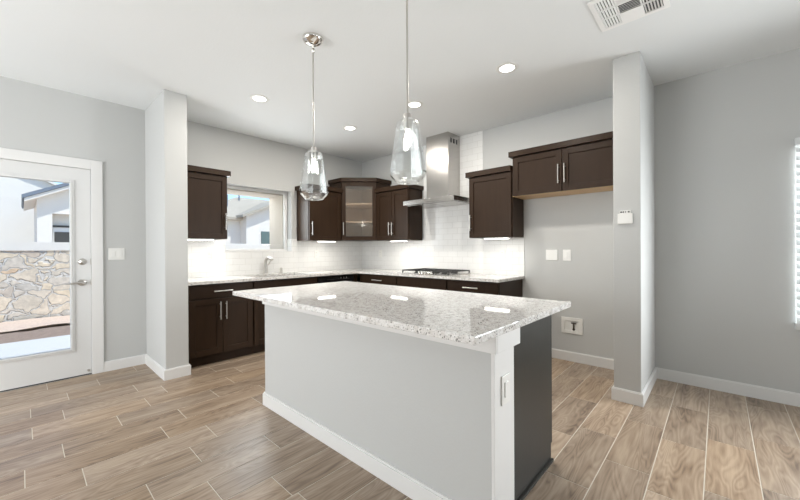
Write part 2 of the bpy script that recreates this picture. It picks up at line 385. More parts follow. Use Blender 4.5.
struct(box('wall_front', (XL, YF - .2, -.15), (0, YF, H + .12), 'wall'), 'grey painted wall behind the viewpoint', 'wall')
# wing walls at both ends of the kitchen
LX0, LX1, LY = -3.093, -2.900, -.736
RX, PY0, PY1 = -.789, -4.116, -3.933
struct(box('wall_left_wing', (LX0, LY, 0), (LX1, 0, H), 'wall', bev=.004), 'short wing wall ending the sink counter, left of the base cabinets', 'wall')
struct(box('wall_right_wing', (RX, PY0, 0), (0, PY1, H), 'wall', bev=.004), 'short wing wall between refrigerator space and open wall, with small control on it', 'wall')
# baseboards
BH, BT = .10, .015
def board(name, runs, label):
    # each run: outline of the board on the floor, mitred at its corners
    mb = MB()
    for wallpts in runs:
        P = [Vector((*p, 0)) for p in wallpts]; n = len(P); out = []
        for i in range(n):
            ns = []
            if i > 0: t = (P[i] - P[i - 1]).normalized(); ns.append(Vector((t.y, -t.x, 0)))
            if i < n - 1: t = (P[i + 1] - P[i]).normalized(); ns.append(Vector((t.y, -t.x, 0)))
            o = ns[0] if len(ns) == 1 else (ns[0] + ns[1]) / (1 + ns[0].dot(ns[1]))
            out.append(P[i] + o * BT)
        for i in range(n - 1):
            q = [P[i], P[i + 1], out[i + 1], out[i]]
            mb.prism([(v.x, v.y) for v in q], 0, BH - .008)
            q2 = [P[i], P[i + 1], P[i + 1] + (out[i + 1] - P[i + 1]) * .6, P[i] + (out[i] - P[i]) * .6]
            mb.prism([(v.x, v.y) for v in q2], BH - .008, BH)
    struct(mb.build(name, 'trim'), label, 'baseboard')
board('baseboard_left', [[(-3.447, 0), (LX0, 0), (LX0, LY), (LX1, LY), (LX1, -.66)]], 'white baseboard from the patio door round the left wing wall')
board('baseboard_far_left', [[(XL, 0), (-4.60, 0)]], 'white baseboard left of the patio door')
board('baseboard_right', [[(0, -2.885), (0, PY1), (RX, PY1), (RX, PY0), (0, PY0), (0, YF)]], 'white baseboard along the right wall and round the right wing wall')

# tile backsplash
TT = .008
CT, CB = .892, .862     # perimeter counter top and underside
mb = holed('y', -TT, 0, LX1, 0, CT, 1.372, [(WX0, WX1, WZ0, 1.372 + 1)]) if False else MB()
mb.box((LX1, -TT, CT), (WX0, 0, 1.372)); mb.box((WX0, -TT, CT), (WX1, 0, WZ0)); mb.box((WX1, -TT, CT), (0, 0, 1.372))
mb.box((WX1 - .004, 0, WZ0), (WX1, .115, 1.372)); mb.box((WX0, 0, WZ0 - .002), (WX1, .115, WZ0 + .002)); mb.box((WX0, 0, WZ0), (WX0 + .004, .115, 1.372))
struct(mb.build('wall_back_backsplash', 'tileA', loc=(0, 0, 0)), 'white subway tile backsplash under and round the sink window', 'backsplash')
mb = MB(); mb.box((-TT, -1.37, CT), (0, -TT, 1.372)); mb.box((-TT, -2.336, CT), (0, -1.37, H)); mb.box((-TT, -2.873, CT), (0, -2.336, 1.372))
struct(mb.build('wall_right_backsplash', 'tileB', loc=(0, 0, 0)), 'white subway tile backsplash rising to the ceiling behind the range hood', 'backsplash')

# ------------------------------------------------------------------ patio door
d1 = thing('door_1', 'white patio door with a full-height glass pane, left of the wing wall', 'door', (-4.0, 0, 0), kind='structure')
mb = MB()
mb.box((-3.535, -.018, 0), (-3.447, 0, 2.107), .003); mb.box((-4.57, -.018, 0), (-4.48, 0, 2.107), .003); mb.box((-4.48, -.018, 2.015), (-3.535, 0, 2.107), .003)
mb.build('door_casing', 'trim', d1)
mb = MB(); mb.box((-3.533, 0, 0), (DX1, .18, DZ1)); mb.box((DX0, 0, 0), (-4.482, .18, DZ1)); mb.box((-4.482, 0, 2.017), (-3.533, .18, DZ1)); mb.build('door_jamb', 'trim', d1)
GX0, GX1, GZ0, GZ1 = -4.31, -3.687, .283, 1.864
lx0, lx1 = -4.479, -3.537
mb = MB()
mb.box((lx0, 0.004, .012), (GX0, .048, 2.013)); mb.box((GX1, .004, .012), (lx1, .048, 2.013)); mb.box((GX0, .004, .012), (GX1, .048, GZ0)); mb.box((GX0, .004, GZ1), (GX1, .048, 2.013))
leaf = mb.build('door_leaf', 'door', d1)
mb = MB()
for w, dd in ((.030, .012), (.016, .018)):
    mb.box((GX0 - w, .004 - dd, GZ0 - w), (GX0, .006, GZ1 + w), .003); mb.box((GX1, .004 - dd, GZ0 - w), (GX1 + w, .006, GZ1 + w), .003)
    mb.box((GX0, .004 - dd, GZ0 - w), (GX1, .006, GZ0), .003); mb.box((GX0, .004 - dd, GZ1), (GX1, .006, GZ1 + w), .003)
mb.build('glass_frame', 'door', leaf)
box('glass_pane', (GX0, .022, GZ0), (GX1, .028, GZ1), 'glass', leaf)
RX90 = Matrix.Rotation(PI / 2, 4, 'X')
mb = MB(); mb.lathe([(0, 0), (.032, 0), (.032, .004), (.026, .012), (.018, .016), (.010, .022), (0, .022)], (-3.600, .004, 1.110), 24, RX90)
mb.box((-3.604, -.036, 1.098), (-3.596, -.018, 1.122), .002); mb.build('deadbolt', 'nickel', leaf, True)
mb = MB(); mb.lathe([(0, 0), (.033, 0), (.033, .004), (.027, .012), (.013, .016), (.012, .05), (0, .05)], (-3.602, .004, .908), 24, RX90)
mb.tube([(-3.602, -.048, .908), (-3.63, -.054, .908), (-3.68, -.052, .906), (-3.722, -.046, .904)], [.010, .010, .008, .006]); mb.build('door_handle', 'nickel', leaf, True)
for z in (1.11, .908): box('strike_plate', (-3.541, .001, z - .03), (-3.5335, .005, z + .03), 'nickel', d1)
box('door_sweep', (lx0, .006, .001), (lx1, .046, .012), 'slot', d1)
box('threshold', (-4.479, .05, -.001), (-3.537, .20, .012), 'nickel', d1)
mb = MB(); mb.tube([(-3.56, .004, .045), (-3.56, -.012, .045)], [.012, .010], 16); mb.build('door_stop', 'nickel', leaf, True)

# ------------------------------------------------------------------ sink window
w1 = thing('window_1', 'sliding window over the sink with white frame', 'window', ((WX0 + WX1) / 2, .12, WZ0), kind='structure')
def wframe(mb, x0, x1, z0, z1, y0, y1, w):
    mb.box((x0, y0, z0), (x0 + w, y1, z1), .003); mb.box((x1 - w, y0, z0), (x1, y1, z1), .003)
    mb.box((x0 + w, y0, z0), (x1 - w, y1, z0 + w), .003); mb.box((x0 + w, y0, z1 - w), (x1 - w, y1, z1), .003)
mb = MB(); wframe(mb, WX0 + .004, WX1 - .004, WZ0 + .002, WZ1, .118, .19, .018); mb.build('window_frame', 'trim', w1)
mb = MB(); wframe(mb, WX0 + .022, WX1 - .022, WZ0 + .020, WZ1 - .018, .140, .165, .012); mb.build('sash', 'trim', w1)
box('glass_pane', (WX0 + .034, .151, WZ0 + .032), (WX1 - .034, .155, WZ1 - .030), 'glass', w1)
# deep exterior surround of the sink window
mb = MB(); mb.box((WX1 - .03, .201, -.15), (WX1 + .55, .60, H + .11)); mb.box((WX0 - .6, .201, 2.012), (WX1 - .03, .60, H + .11)); mb.box((WX0 - .6, .201, -.15), (WX0 - .2, .60, 2.012))
struct(mb.build('wall_outer_surround', 'stucco2'), 'tan stucco surround outside the sink window', 'wall')

# ------------------------------------------------------------------ right window with blind
w2 = thing('window_2', 'window with white blind in the right wall', 'window', (.1, (RY0 + RY1) / 2, RZ0), kind='structure')
mb = MB(); T = Matrix(((0, 1, 0, 0), (1, 0, 0, 0), (0, 0, 1, 0), (0, 0, 0, 1))); mb.T = T
wframe(mb, RY0, RY1, RZ0, RZ1, .10, .17, .045); mb.box((RY0 + .045, .11, 1.29), (RY1 - .045, .16, 1.33), .003); mb.build('window_frame', 'trim', w2)
box('glass_pane', (.133, RY0 + .045, RZ0 + .045), (.137, RY1 - .045, RZ1 - .045), 'glass', w2)
bl = thing('window_blind', 'white horizontal slat blind over the window at the right edge', 'blind', (-.02, (RY0 + RY1) / 2, RZ0))
y0, y1 = RY0 + .004, RY1 + .006
box('headrail', (-.045, y0, 1.985), (-.002, y1, 2.040), 'blind', bl, .003)
mb = MB(); z = .66
while z < 1.975:
    mb.poly([(-.040, y0 + .006, z - .020), (-.014, y0 + .006, z + .020), (-.014, y1 - .006, z + .020), (-.040, y1 - .006, z - .020)], (0, 0, .003)); z += .0585
mb.build('slats', 'blind', bl)
box('bottom_rail', (-.045, y0, .590), (-.004, y1, .640), 'blind', bl, .004)
mb = MB()
for yy in (y0 + .12, (y0 + y1) / 2, y1 - .12): mb.tube([(-.046, yy, .62), (-.046, yy, 2.0)], .0015, 6)
mb.build('ladder_cord', 'blind', bl)

# ------------------------------------------------------------------ cabinets
def pull(par, T, u, d, z, horiz=False, L=.19):
    mb = MB(T); h = L / 2
    if horiz: mb.tube([(u - h, d + .032, z), (u + h, d + .032, z)], .0065); [mb.tube([(u + s * h * .72, d, z), (u + s * h * .72, d + .032, z)], .005, 8) for s in (-1, 1)]
    else: mb.tube([(u, d + .032, z - h), (u, d + .032, z + h)], .0065); [mb.tube([(u, d, z + s * h * .72), (u, d + .032, z + s * h * .72)], .005, 8) for s in (-1, 1)]
    return mb.build('handle', 'nickel', par, True)
def shaker(par, T, u0, u1, z0, z1, d, name='door', glass=False, mat='dark'):
    w = .058; mb = MB(T); e = .0018
    mb.box((u0, d - .02, z0), (u0 + w, d, z1), e); mb.box((u1 - w, d - .02, z0), (u1, d, z1), e)
    mb.box((u0 + w, d - .02, z0), (u1 - w, d, z0 + w), e); mb.box((u0 + w, d - .02, z1 - w), (u1 - w, d, z1), e)
    if not glass: mb.box((u0 + w - .004, d - .018, z0 + w - .004), (u1 - w + .004, d - .011, z1 - w + .004))
    o = mb.build(name, mat, par)
    if glass: box('glass_pane', (u0 + w - .004, d - .012, z0 + w - .004), (u1 - w + .004, d - .008, z1 - w + .004), 'cabglass', o, T=T)
    return o
def crown(par, T, u0, u1, z0, z1, dep, o=.028, left=True, right=True):
    a = u0 - (o if left else 0); b = u1 + (o if right else 0)
    return MB(T).box((a, .002, z0), (b, dep + o, z1), .002).build('crown', 'dark', par)
def base_of(T, u, d, z): return T @ Vector((u, d, z))
def upper(T, u0, u1, z0, zc, zt, doors, label, dep=.33, cl=True, cr=True, gap=.003, fill=None, hz=None, under='dark', group='dark wall cabinets'):
    """doors: list of (u0, u1, handle side)"""
    t = thing('wall_cabinet', label, 'cabinet', base_of(T, (u0 + u1) / 2, dep / 2, z0), group)
    MB(T).box((u0, .002 if not fill else fill, z0 + .012), (u1, dep - .022, zc)).build('cabinet_body', 'dark', t)
    MB(T).box((u0, .002 if not fill else fill, z0), (u1, dep - .022, z0 + .012)).build('bottom_panel', under, t)
    for a, b, side in doors:
        D = shaker(t, T, a + gap, b - gap, z0 + .004, zc - .010, dep)
        hu = (b - .030) if side == 'r' else (a + .030)
        pull(D, T, hu, dep, hz if hz else z0 + .17)
    crown(t, T, u0, u1, zc, zt, dep, left=cl, right=cr)
    return t
UZ, UC, UT = 1.345, 2.075, 2.135
upper(FA, LX1 + .002, -2.367, UZ, UC, UT, [(LX1 + .01, -2.370, 'r')], 'dark wood wall cabinet left of the sink window, beside the wing wall', cl=False, hz=1.545, fill=.009)
upper(FA, -1.272, -.692, UZ, UC, UT, [(-1.268, -.715, 'l')], 'dark single-door wall cabinet between sink window and glass corner cabinet', cr=False, hz=1.515, fill=.009)
upper(FB, .692, 1.345, UZ, UC, UT, [(.70, 1.02, 'r'), (1.02, 1.342, 'l')], 'dark two-door wall cabinet between glass corner cabinet and range hood', cl=False, hz=1.515, fill=.009)
upper(FB, 2.322, 2.868, UZ, UC, UT, [(2.325, 2.864, 'l')], 'dark single-door wall cabinet right of the range hood', cr=False, hz=1.525, fill=.009)
upper(FB, 2.872, 3.930, 1.788, 2.222, 2.280, [(2.88, 3.398, 'r'), (3.398, 3.925, 'l')], 'high dark two-door wall cabinet over the empty refrigerator space', cr=False, hz=1.965, under='maple')
# corner cabinet with glass door
cz0, czc, czt = 1.352, 2.245, 2.305
q = .690; dd = .31
cc = thing('corner_wall_cabinet', 'tall dark corner wall cabinet with a glass door and pale shelves', 'cabinet', (-.35, -.35, cz0), 'dark wall cabinets')
outer = [(-.009, -.009), (-q, -.009), (-q, -dd), (-dd, -q), (-.009, -q)]
mb = MB(); mb.prism(outer, cz0, cz0 + .018); mb.prism(outer, czc - .018, czc)
mb.box((-q, -dd, cz0 + .018), (-q + .016, -.009, czc - .018)); mb.box((-dd, -q, cz0 + .018), (-.009, -q + .016, czc - .018)); mb.build('cabinet_body', 'dark', cc)
mb = MB(); mb.box((-q + .016, -.02, cz0 + .018), (-.02, -.010, czc - .018)); mb.box((-.02, -q + .016, cz0 + .018), (-.010, -.010, czc - .018))
mb.box((-q + .016, -dd + .01, cz0 + .018), (-q + .020, -.02, czc - .018)); mb.box((-dd + .01, -q + .016, cz0 + .018), (-.02, -q + .020, czc - .018)); mb.build('back_panel', 'shelf', cc)
inner = [(-.021, -.021), (-q + .021, -.021), (-q + .021, -dd - .004), (-dd - .004, -q + .021), (-.021, -q + .021)]
for z in (1.625, 1.905): MB().prism(inner, z, z + .018).build('shelf', 'shelf', cc)
a = Vector((-q, -dd, 0)); b = Vector((-dd, -q, 0)); L = (b - a).length; ud = (b - a).normalized(); nd = Vector((-1, -1, 0)).normalized()
FD = Matrix.Translation(a) @ Matrix(((ud.x, nd.x, 0, 0), (ud.y, nd.y, 0, 0), (0, 0, 1, 0), (0, 0, 0, 1)))
cd = shaker(cc, FD, .008, L - .008, cz0 + .004, czc - .010, .024, glass=True)
pull(cd, FD, .035, .024, 1.53)
o = .028
MB().prism([(-.009, -.009), (-q - o, -.009), (-q - o, -dd - .02 - o * .4), (-dd - .02 - o * .4, -q - o), (-.009, -q - o)], czc, czt, .002).build('crown', 'dark', cc)

def basecab(T, u0, u1, drawers, doors, label, dep=.61, hollow=False):
    t = thing('base_cabinet', label, 'cabinet', base_of(T, (u0 + u1) / 2, dep / 2, 0), 'dark base cabinets')
    if hollow:
        mb = MB(T); mb.box((u0, .002, .10), (u1, dep - .021, .62)); mb.box((u0, .002, .62), (u0 + .018, dep - .021, CB)); mb.box((u1 - .018, .002, .62), (u1, dep - .021, CB)); mb.box((u0 + .018, dep - .04, .62), (u1 - .018, dep - .021, CB)); mb.build('cabinet_body', 'dark', t)
    else: MB(T).box((u0, .002, .10), (u1, dep - .021, CB)).build('cabinet_body', 'dark', t)
    MB(T).box((u0, .002, 0), (u1, dep - .075, .10)).build('toe_kick', 'dark', t)
    for a, b, z0, z1, h in drawers:
        D = MB(T).box((a + .003, dep - .02, z0), (b - .003, dep, z1), .002).build('drawer_front', 'dark', t)
        if h: pull(D, T, (a + b) / 2, dep, (z0 + z1) / 2, True, .19)
    for a, b, side, z0, z1 in doors:
        D = shaker(t, T, a + .002, b - .002, z0, z1, dep)
        pull(D, T, (b - .030) if side == 'r' else (a + .030), dep, z1 - .13)
    return t
DR0, DR1, DO1 = .715, .846, .700
uA = -2.862
t = basecab(FA, LX1 + .002, -2.197, [(uA, -2.205, DR0, DR1, True)], [(uA, (uA - 2.205) / 2, 'r', .115, DO1), ((uA - 2.205) / 2, -2.205, 'l', .115, DO1)], 'dark base cabinet with drawer over two doors, beside the left wing wall')
basecab(FA, -2.195, -1.325, [(-2.19, -1.33, DR0, DR1, False)], [(-2.19, -1.76, 'r', .115, DO1), (-1.76, -1.33, 'l', .115, DO1)], 'dark sink base cabinet under the window with plain false drawer front', hollow=True)
basecab(FA, -.70, -.615, [], [], 'narrow dark corner filler cabinet beside the dishwasher', dep=.60)
basecab(FB, .615, 1.373, [(.672, 1.370, DR0, DR1, True)], [(.672, 1.022, 'r', .115, DO1), (1.022, 1.370, 'l', .115, DO1)], 'dark base cabinet between room corner and cooktop')
basecab(FB, 1.376, 2.188, [(1.38, 2.184, DR0, DR1, False)], [(1.38, 1.782, 'r', .115, DO1), (1.782, 2.184, 'l', .115, DO1)], 'dark base cabinet directly under the cooktop')
basecab(FB, 2.191, 2.848, [(2.195, 2.845, DR0, DR1, True)], [(2.195, 2.52, 'r', .115, DO1), (2.52, 2.845, 'l', .115, DO1)], 'dark base cabinet at the end of the hood wall, by the refrigerator space')
# dishwasher
dw = thing('dishwasher', 'black built-in dishwasher right of the sink, near the corner', 'dishwasher', (-1.01, -.3, 0))
box('tub', (-1.318, -.575, .09), (-.706, -.002, .855), 'slot', dw); box('door_panel', (-1.316, -.60, .115), (-.708, -.576, .755), 'black', dw, .003)
cp = box('control_panel', (-1.316, -.607, .762), (-.708, -.576, .852), 'black', dw, .004)
MB(FA).tube([(-1.20, .635, .800), (-.82, .635, .800)], .009).box((-1.19, .604, .794), (-1.17, .637, .806)).box((-.85, .604, .794), (-.83, .637, .806)).build('handle', 'black', cp, True)
for k in range(3): MB(FA).tube([(-.94 + k * .05, .606, .815), (-.94 + k * .05, .611, .815)], .008, 12).build('control_button', 'nickel', cp)
box('toe_kick', (-1.316, -.53, .0), (-.708, -.05, .088), 'slot', dw)

# perimeter countertop with the sink cut-out
SX0, SX1, SY0, SY1 = -2.13, -1.40, -.555, -.135
ct = MB(); fr = -.65
ct.box((LX1 + .001, fr, CB), (SX0, -TT - .001, CT)); ct.box((SX0, fr, CB), (SX1, SY0, CT)); ct.box((SX0, SY1, CB), (SX1, -TT - .001, CT)); ct.box((SX1, fr, CB), (-TT - .001, -TT - .001, CT))
ct.box((fr, -2.874, CB), (-TT - .001, fr, CT))
tag(ct.build('countertop', 'granite'), 'speckled white granite countertop running in an L along the two walls', 'countertop')
sk = thing('sink', 'steel undermount sink under the window', 'sink', ((SX0 + SX1) / 2, (SY0 + SY1) / 2, CB - .2))
mb = MB(); zb = CB - .20
mb.box((SX0 - .01, SY0 - .01, zb - .002), (SX1 + .01, SY1 + .01, zb)); mb.box((SX0 - .012, SY0 - .012, zb), (SX0 - .002, SY1 + .012, CB)); mb.box((SX1 + .002, SY0 - .012, zb), (SX1 + .012, SY1 + .012, CB))
mb.box((SX0, SY0 - .012, zb), (SX1, SY0 - .002, CB)); mb.box((SX0, SY1 + .002, zb), (SX1, SY1 + .012, CB)); mb.build('basin', 'steel', sk)
mb = MB(); mb.lathe([(0, .004), (.03, .004), (.045, .001), (.045, 0)], (-1.76, -.34, zb), 20); mb.build('drain', 'chrome', sk, True)
# faucet
FXc, FYc = -1.79, -.085
fa = thing('faucet', 'nickel pull-down kitchen faucet behind the sink', 'faucet', (FXc, FYc, CT))
mb = MB(); mb.lathe([(0, 0), (.032, 0), (.032, .008), (.027, .014), (.025, .11), (.022, .13)], (FXc, FYc, CT), 20); mb.build('faucet_base', 'nickel', fa, True)
pts = [(FXc, FYc, CT + .12)]
for k in range(9):
    an = PI * k / 8 * .82; pts.append((FXc + .02 * (1 - math.cos(an)), FYc - .055 * (1 - math.cos(an)), CT + .16 + .055 * math.sin(an)))
mb = MB(); mb.tube(pts, [.019] * 8 + [.021, .023], 14); mb.build('spout', 'nickel', fa, True)
mb = MB(); mb.tube([(FXc + .02, FYc, CT + .115), (FXc + .05, FYc, CT + .135), (FXc + .065, FYc - .005, CT + .175), (FXc + .066, FYc - .008, CT + .20)], [.010, .009, .007, .006], 10); mb.build('lever', 'nickel', fa, True)
mb = MB(); mb.lathe([(0, 0), (.026, 0), (.026, .006), (.021, .010), (.021, .065), (.016, .075), (0, .075)], (-1.57, -.09, CT), 18)
tag(mb.build('air_gap', 'nickel', smooth=True), 'small nickel air gap cap right of the faucet', 'air gap')

# cooktop
ky0, ky1, kx0, kx1 = -2.20, -1.43, -.585, -.075
kt = thing('cooktop', 'steel gas cooktop with black grates on the hood-wall counter', 'cooktop', ((kx0 + kx1) / 2, (ky0 + ky1) / 2, CT))
MB().box((kx0, ky0, CT), (kx1, ky1, CT + .010), .003).build('cooktop_plate', 'steel', kt)
bs = [(-.20, -1.60), (-.43, -1.60), (-.20, -2.03), (-.43, -2.03), (-.30, -1.815)]
for bx_, by_ in bs:
    mb = MB(); mb.lathe([(0, .018), (.030, .018), (.036, .010), (.045, .008), (.045, 0)], (bx_, by_, CT + .010), 20); mb.build('burner', 'iron', kt, True)
for ya, yb in ((-2.195, -1.945), (-1.94, -1.69), (-1.685, -1.435)):
    mb = MB(); z0, z1 = CT + .038, CT + .050; X0, X1 = kx0 + (.11 if ya == -1.94 else .02), kx1 - .015
    for xx in (X0, X1 - .012): mb.box((xx, ya + .004, z0), (xx + .012, yb - .004, z1), .002)
    for yy in (ya + .004, yb - .016): mb.box((X0, yy, z0), (X1, yy + .012, z1), .002)
    mb.box(((X0 + X1) / 2 - .006, ya + .01, z0), ((X0 + X1) / 2 + .006, yb - .01, z1), .002)
    mb.box((X0 + .01, (ya + yb) / 2 - .006, z0), (X1 - .01, (ya + yb) / 2 + .006, z1), .002)
    for xx in (X0, X1 - .014):
        for yy in (ya + .004, yb - .018): mb.box((xx, yy, CT + .010), (xx + .014, yy + .014, z0), .002)
    mb.build('grate', 'iron', kt)
for k in range(5):
    mb = MB(); mb.lathe([(0, .030), (.015, .030), (.018, .026), (.019, .004), (.022, 0)], (kx0 + .045, -1.715 - k * .05, CT + .010), 18); mb.build('knob', 'chrome', kt, True)

# range hood
hd = thing('range_hood', 'stainless steel chimney range hood over the cooktop', 'range hood', (-.25, -1.815, 1.80))
hy0, hy1 = -2.222, -1.405
mb = MB(); mb.box((-.50, hy0, 1.803), (-.009, hy1, 1.862), .002); can = mb.build('canopy', 'steel', hd)
mb = MB(); mb.box((-.285, -1.995, 1.862), (-.009, -1.640, H - .001), .002); ch = mb.build('chimney', 'steel', hd)
mb = MB()
for k in range(3): mb.box((-.235 + k * .065, -1.9965, 2.60), (-.200 + k * .065, -1.9945, 2.66))
mb.build('vent_slot', 'slot', ch)
for k in range(2):
    mb = MB(); ya = -1.80 if k else -2.19
    mb.box((-.44, ya, 1.799), (-.06, ya + .37, 1.803), .001)
    mb.build('filter', 'steel', can)
for k in range(4): MB(FB).lathe([(0, .004), (.008, .004), (.009, 0)], (1.75 + k * .04, .500, 1.832), 12, Matrix.Rotation(-PI / 2, 4, 'X')).build('button', 'chrome', can, True)

# under-cabinet lights
def uclight(T, u0, u1, d, z, label, e=.85):
    t = thing('under_cabinet_light', label, 'light', base_of(T, (u0 + u1) / 2, d, z - .02), 'under-cabinet lights')
    MB(T).box((u0, d - .035, z - .012), (u1, d + .035, z - .0005), .001).build('housing', 'plate', t)
    MB(T).box((u0 + .01, d - .028, z - .018), (u1 - .01, d + .028, z - .0125)).build('diffuser', 'strip', t)
    l = lamp('under_cabinet_lamp', 'AREA', (0, 0, 0), e, (1, .95, .87), shape='RECTANGLE', size=(u1 - u0) if T is FA else .05, size_y=.05 if T is FA else (u1 - u0))
    l.parent = t; l.location = (0, 0, -.006)
uclight(FA, -2.80, -2.50, .26, UZ, 'lit strip light under the wall cabinet left of the window')
uclight(FA, -1.08, -.78, .26, UZ, 'lit strip light under the wall cabinet right of the window')
uclight(FB, .95, 1.25, .26, UZ, 'lit strip light under the two-door wall cabinet left of the hood')
uclight(FB, 2.50, 2.80, .26, UZ, 'lit strip light under the wall cabinet right of the hood')

# ------------------------------------------------------------------ island
IX0, IX1, IY0, IY1 = -2.956, -1.908, -3.941, -1.925
tag(MB().box((IX0, IY0, .884), (IX1, IY1, .914), .003).build('island_countertop', 'granite'), 'speckled white granite slab on top of the island', 'countertop')
isl = thing('island_half_wall', 'grey painted half wall of the island with white trim, facing the floor at left', 'half wall', (-2.62, -2.9, 0))
KX0, KX1, KY0, KY1 = -2.712, -2.530, -3.870, -1.925
box('wall_body', (KX0, KY0, 0), (KX1, KY1 - .002, .884), 'wall', isl)
mb = MB(); mb.box((KX0 - BT, KY0, 0), (KX0, KY1 + .013, BH - .012), .002); mb.box((KX0 - BT + .005, KY0, BH - .012), (KX0, KY1 + .008, BH), .002); mb.box((KX0, KY1 - .002, 0), (KX1, KY1 + .013, BH), .002); mb.build('baseboard', 'trim', isl)
mb = MB(); mb.box((KX0 - .014, KY0 - .030, .792), (KX0, KY1 + .012, .884), .002); mb.box((KX0 - .0, KY0 - .030, .792), (KX1 + .035, KY0 - .015, .884), .002); mb.build('top_trim', 'trim', isl)
box('end_board', (KX0, KY0 - .015, 0), (KX1 + .002, KY0, .884), 'trim', isl, .002)
ic = thing('island_cabinet', 'dark island base cabinets with a plain end panel', 'cabinet', (-2.2, -2.9, 0))
CX1 = -1.940; ce = -3.845
box('cabinet_body', (KX1 + .003, ce + .018, .10), (CX1 - .022, -1.93, .884), 'dark', ic); box('toe_kick', (KX1 + .003, ce + .018, 0), (CX1 - .045, -1.95, .10), 'dark', ic)
mb = MB(); mb.poly([(KX1 + .003, ce, 0), (CX1 - .018, ce, 0), (CX1 - .018, ce, .10), (CX1, ce, .10), (CX1, ce, .884), (KX1 + .003, ce, .884)], (0, .018, 0)); mb.build('end_panel', 'panel', ic)
box('shoe_molding', (KX1 + .003, ce - .014, 0), (CX1 - .012, ce, .016), 'panel', ic, .003)
FI = Matrix(((0, 1, 0, -2.55), (1, 0, 0, 0), (0, 0, 1, 0), (0, 0, 0, 1)))   # u = y, d = x + 2.55
dI = CX1 + 2.55
for k in range(3):
    a = -3.82 + k * .625
    D = MB(FI).box((a + .003, dI - .02, .735), (a + .62, dI, .872), .002).build('drawer_front', 'dark', ic); pull(D, FI, a + .31, dI, .80, True)
    for s in (0, 1):
        D = shaker(ic, FI, a + s * .311 + .003, a + s * .311 + .309, .115, .725, dI); pull(D, FI, a + (.28 if s == 0 else .345), dI, .60)

# ------------------------------------------------------------------ plates and controls
def plate(name, T, u0, u1, z0, z1, d, label, cat, kind, group=None):
    t = thing(name, label, cat, base_of(T, (u0 + u1) / 2, d, z0), group)
    MB(T).box((u0, d, z0), (u1, d + .006, z1), .002).build('cover_plate', 'plate', t)
    if kind == 'switch2':
        for s in (-1, 1):
            c = (u0 + u1) / 2 + s * (u1 - u0) * .21; MB(T).box((c - .017, d + .0055, (z0 + z1) / 2 - .033), (c + .017, d + .010, (z0 + z1) / 2 + .033), .002).build('rocker', 'plate', t)
    if kind == 'switch1':
        c = (u0 + u1) / 2; MB(T).box((c - .016, d + .0055, (z0 + z1) / 2 - .032), (c + .016, d + .010, (z0 + z1) / 2 + .032), .002).build('rocker', 'plate', t)
    if kind == 'outlet':
        c = (u0 + u1) / 2
        for s in (-1, 1):
            zc = (z0 + z1) / 2 + s * .020
            r = MB(T).box((c - .016, d + .0055, zc - .014), (c + .016, d + .008, zc + .014), .002).build('receptacle', 'plate', t)
            mb = MB(T)
            for q_ in (-.006, .006): mb.box((c + q_ - .001, d + .0078, zc - .003), (c + q_ + .001, d + .0083, zc + .006))
            mb.build('slot', 'slot', r)
    return t
plate('light_switch', FA, -3.405, -3.275, 1.122, 1.242, 0, 'white double light switch between patio door and wing wall', 'switch', 'switch2')
plate('wall_outlet', FA, -2.500, -2.425, 1.085, 1.205, TT, 'white outlet on the tile left of the sink window', 'outlet', 'outlet', 'wall outlets')
plate('wall_outlet', FA, -.98, -.905, 1.085, 1.205, TT, 'white outlet on the tile right of the sink, near the corner', 'outlet', 'outlet', 'wall outlets')
plate('wall_outlet', FB, 2.560, 2.635, 1.080, 1.205, TT, 'white outlet on the tile under the cabinet right of the hood', 'outlet', 'outlet', 'wall outlets')
plate('wall_outlet', FB, .42, .495, 1.080, 1.205, TT, 'white outlet on the tile between the corner and the cooktop', 'outlet', 'outlet', 'wall outlets')
plate('light_switch', FB, 3.120, 3.245, 1.082, 1.200, 0, 'wide white switch plate in the refrigerator space, left of the narrower plate', 'switch', 'blank')
plate('wall_outlet', FB, 3.302, 3.384, 1.080, 1.200, 0, 'narrow white outlet in the refrigerator space', 'outlet', 'switch1', 'wall outlets')
FE = Matrix(((1, 0, 0, 0), (0, -1, 0, KY0 - .015), (0, 0, 1, 0), (0, 0, 0, 1)))
plate('wall_outlet', FE, -2.655, -2.580, .560, .682, 0, 'white outlet on the white end board of the island', 'outlet', 'switch1', 'wall outlets')
# ice-maker water box
wb = thing('water_supply_box', 'white recessed water valve box low in the refrigerator space', 'valve box', (0, -3.39, .295))
u0, u1, z0, z1 = 3.284, 3.499, .297, .468; mb = MB(FB)
mb.box((u0, 0, z0), (u0 + .034, .010, z1), .002); mb.box((u1 - .034, 0, z0), (u1, .010, z1), .002); mb.box((u0 + .034, 0, z0), (u1 - .034, .010, z0 + .034), .002); mb.box((u0 + .034, 0, z1 - .034), (u1 - .034, .010, z1), .002)
mb.build('frame', 'plate', wb)
MB(FB).box((u0 + .034, 0.0005, z0 + .034), (u1 - .034, .0015, z1 - .034)).build('recess_back', 'plate', wb)
MB(FB).tube([(3.41, .0015, .345), (3.41, .012, .345)], .012).tube([(3.41, .008, .335), (3.41, .008, .415)], .007, 10).box((3.385, .004, .405), (3.435, .016, .418), .002).build('valve', 'brass', wb, True)
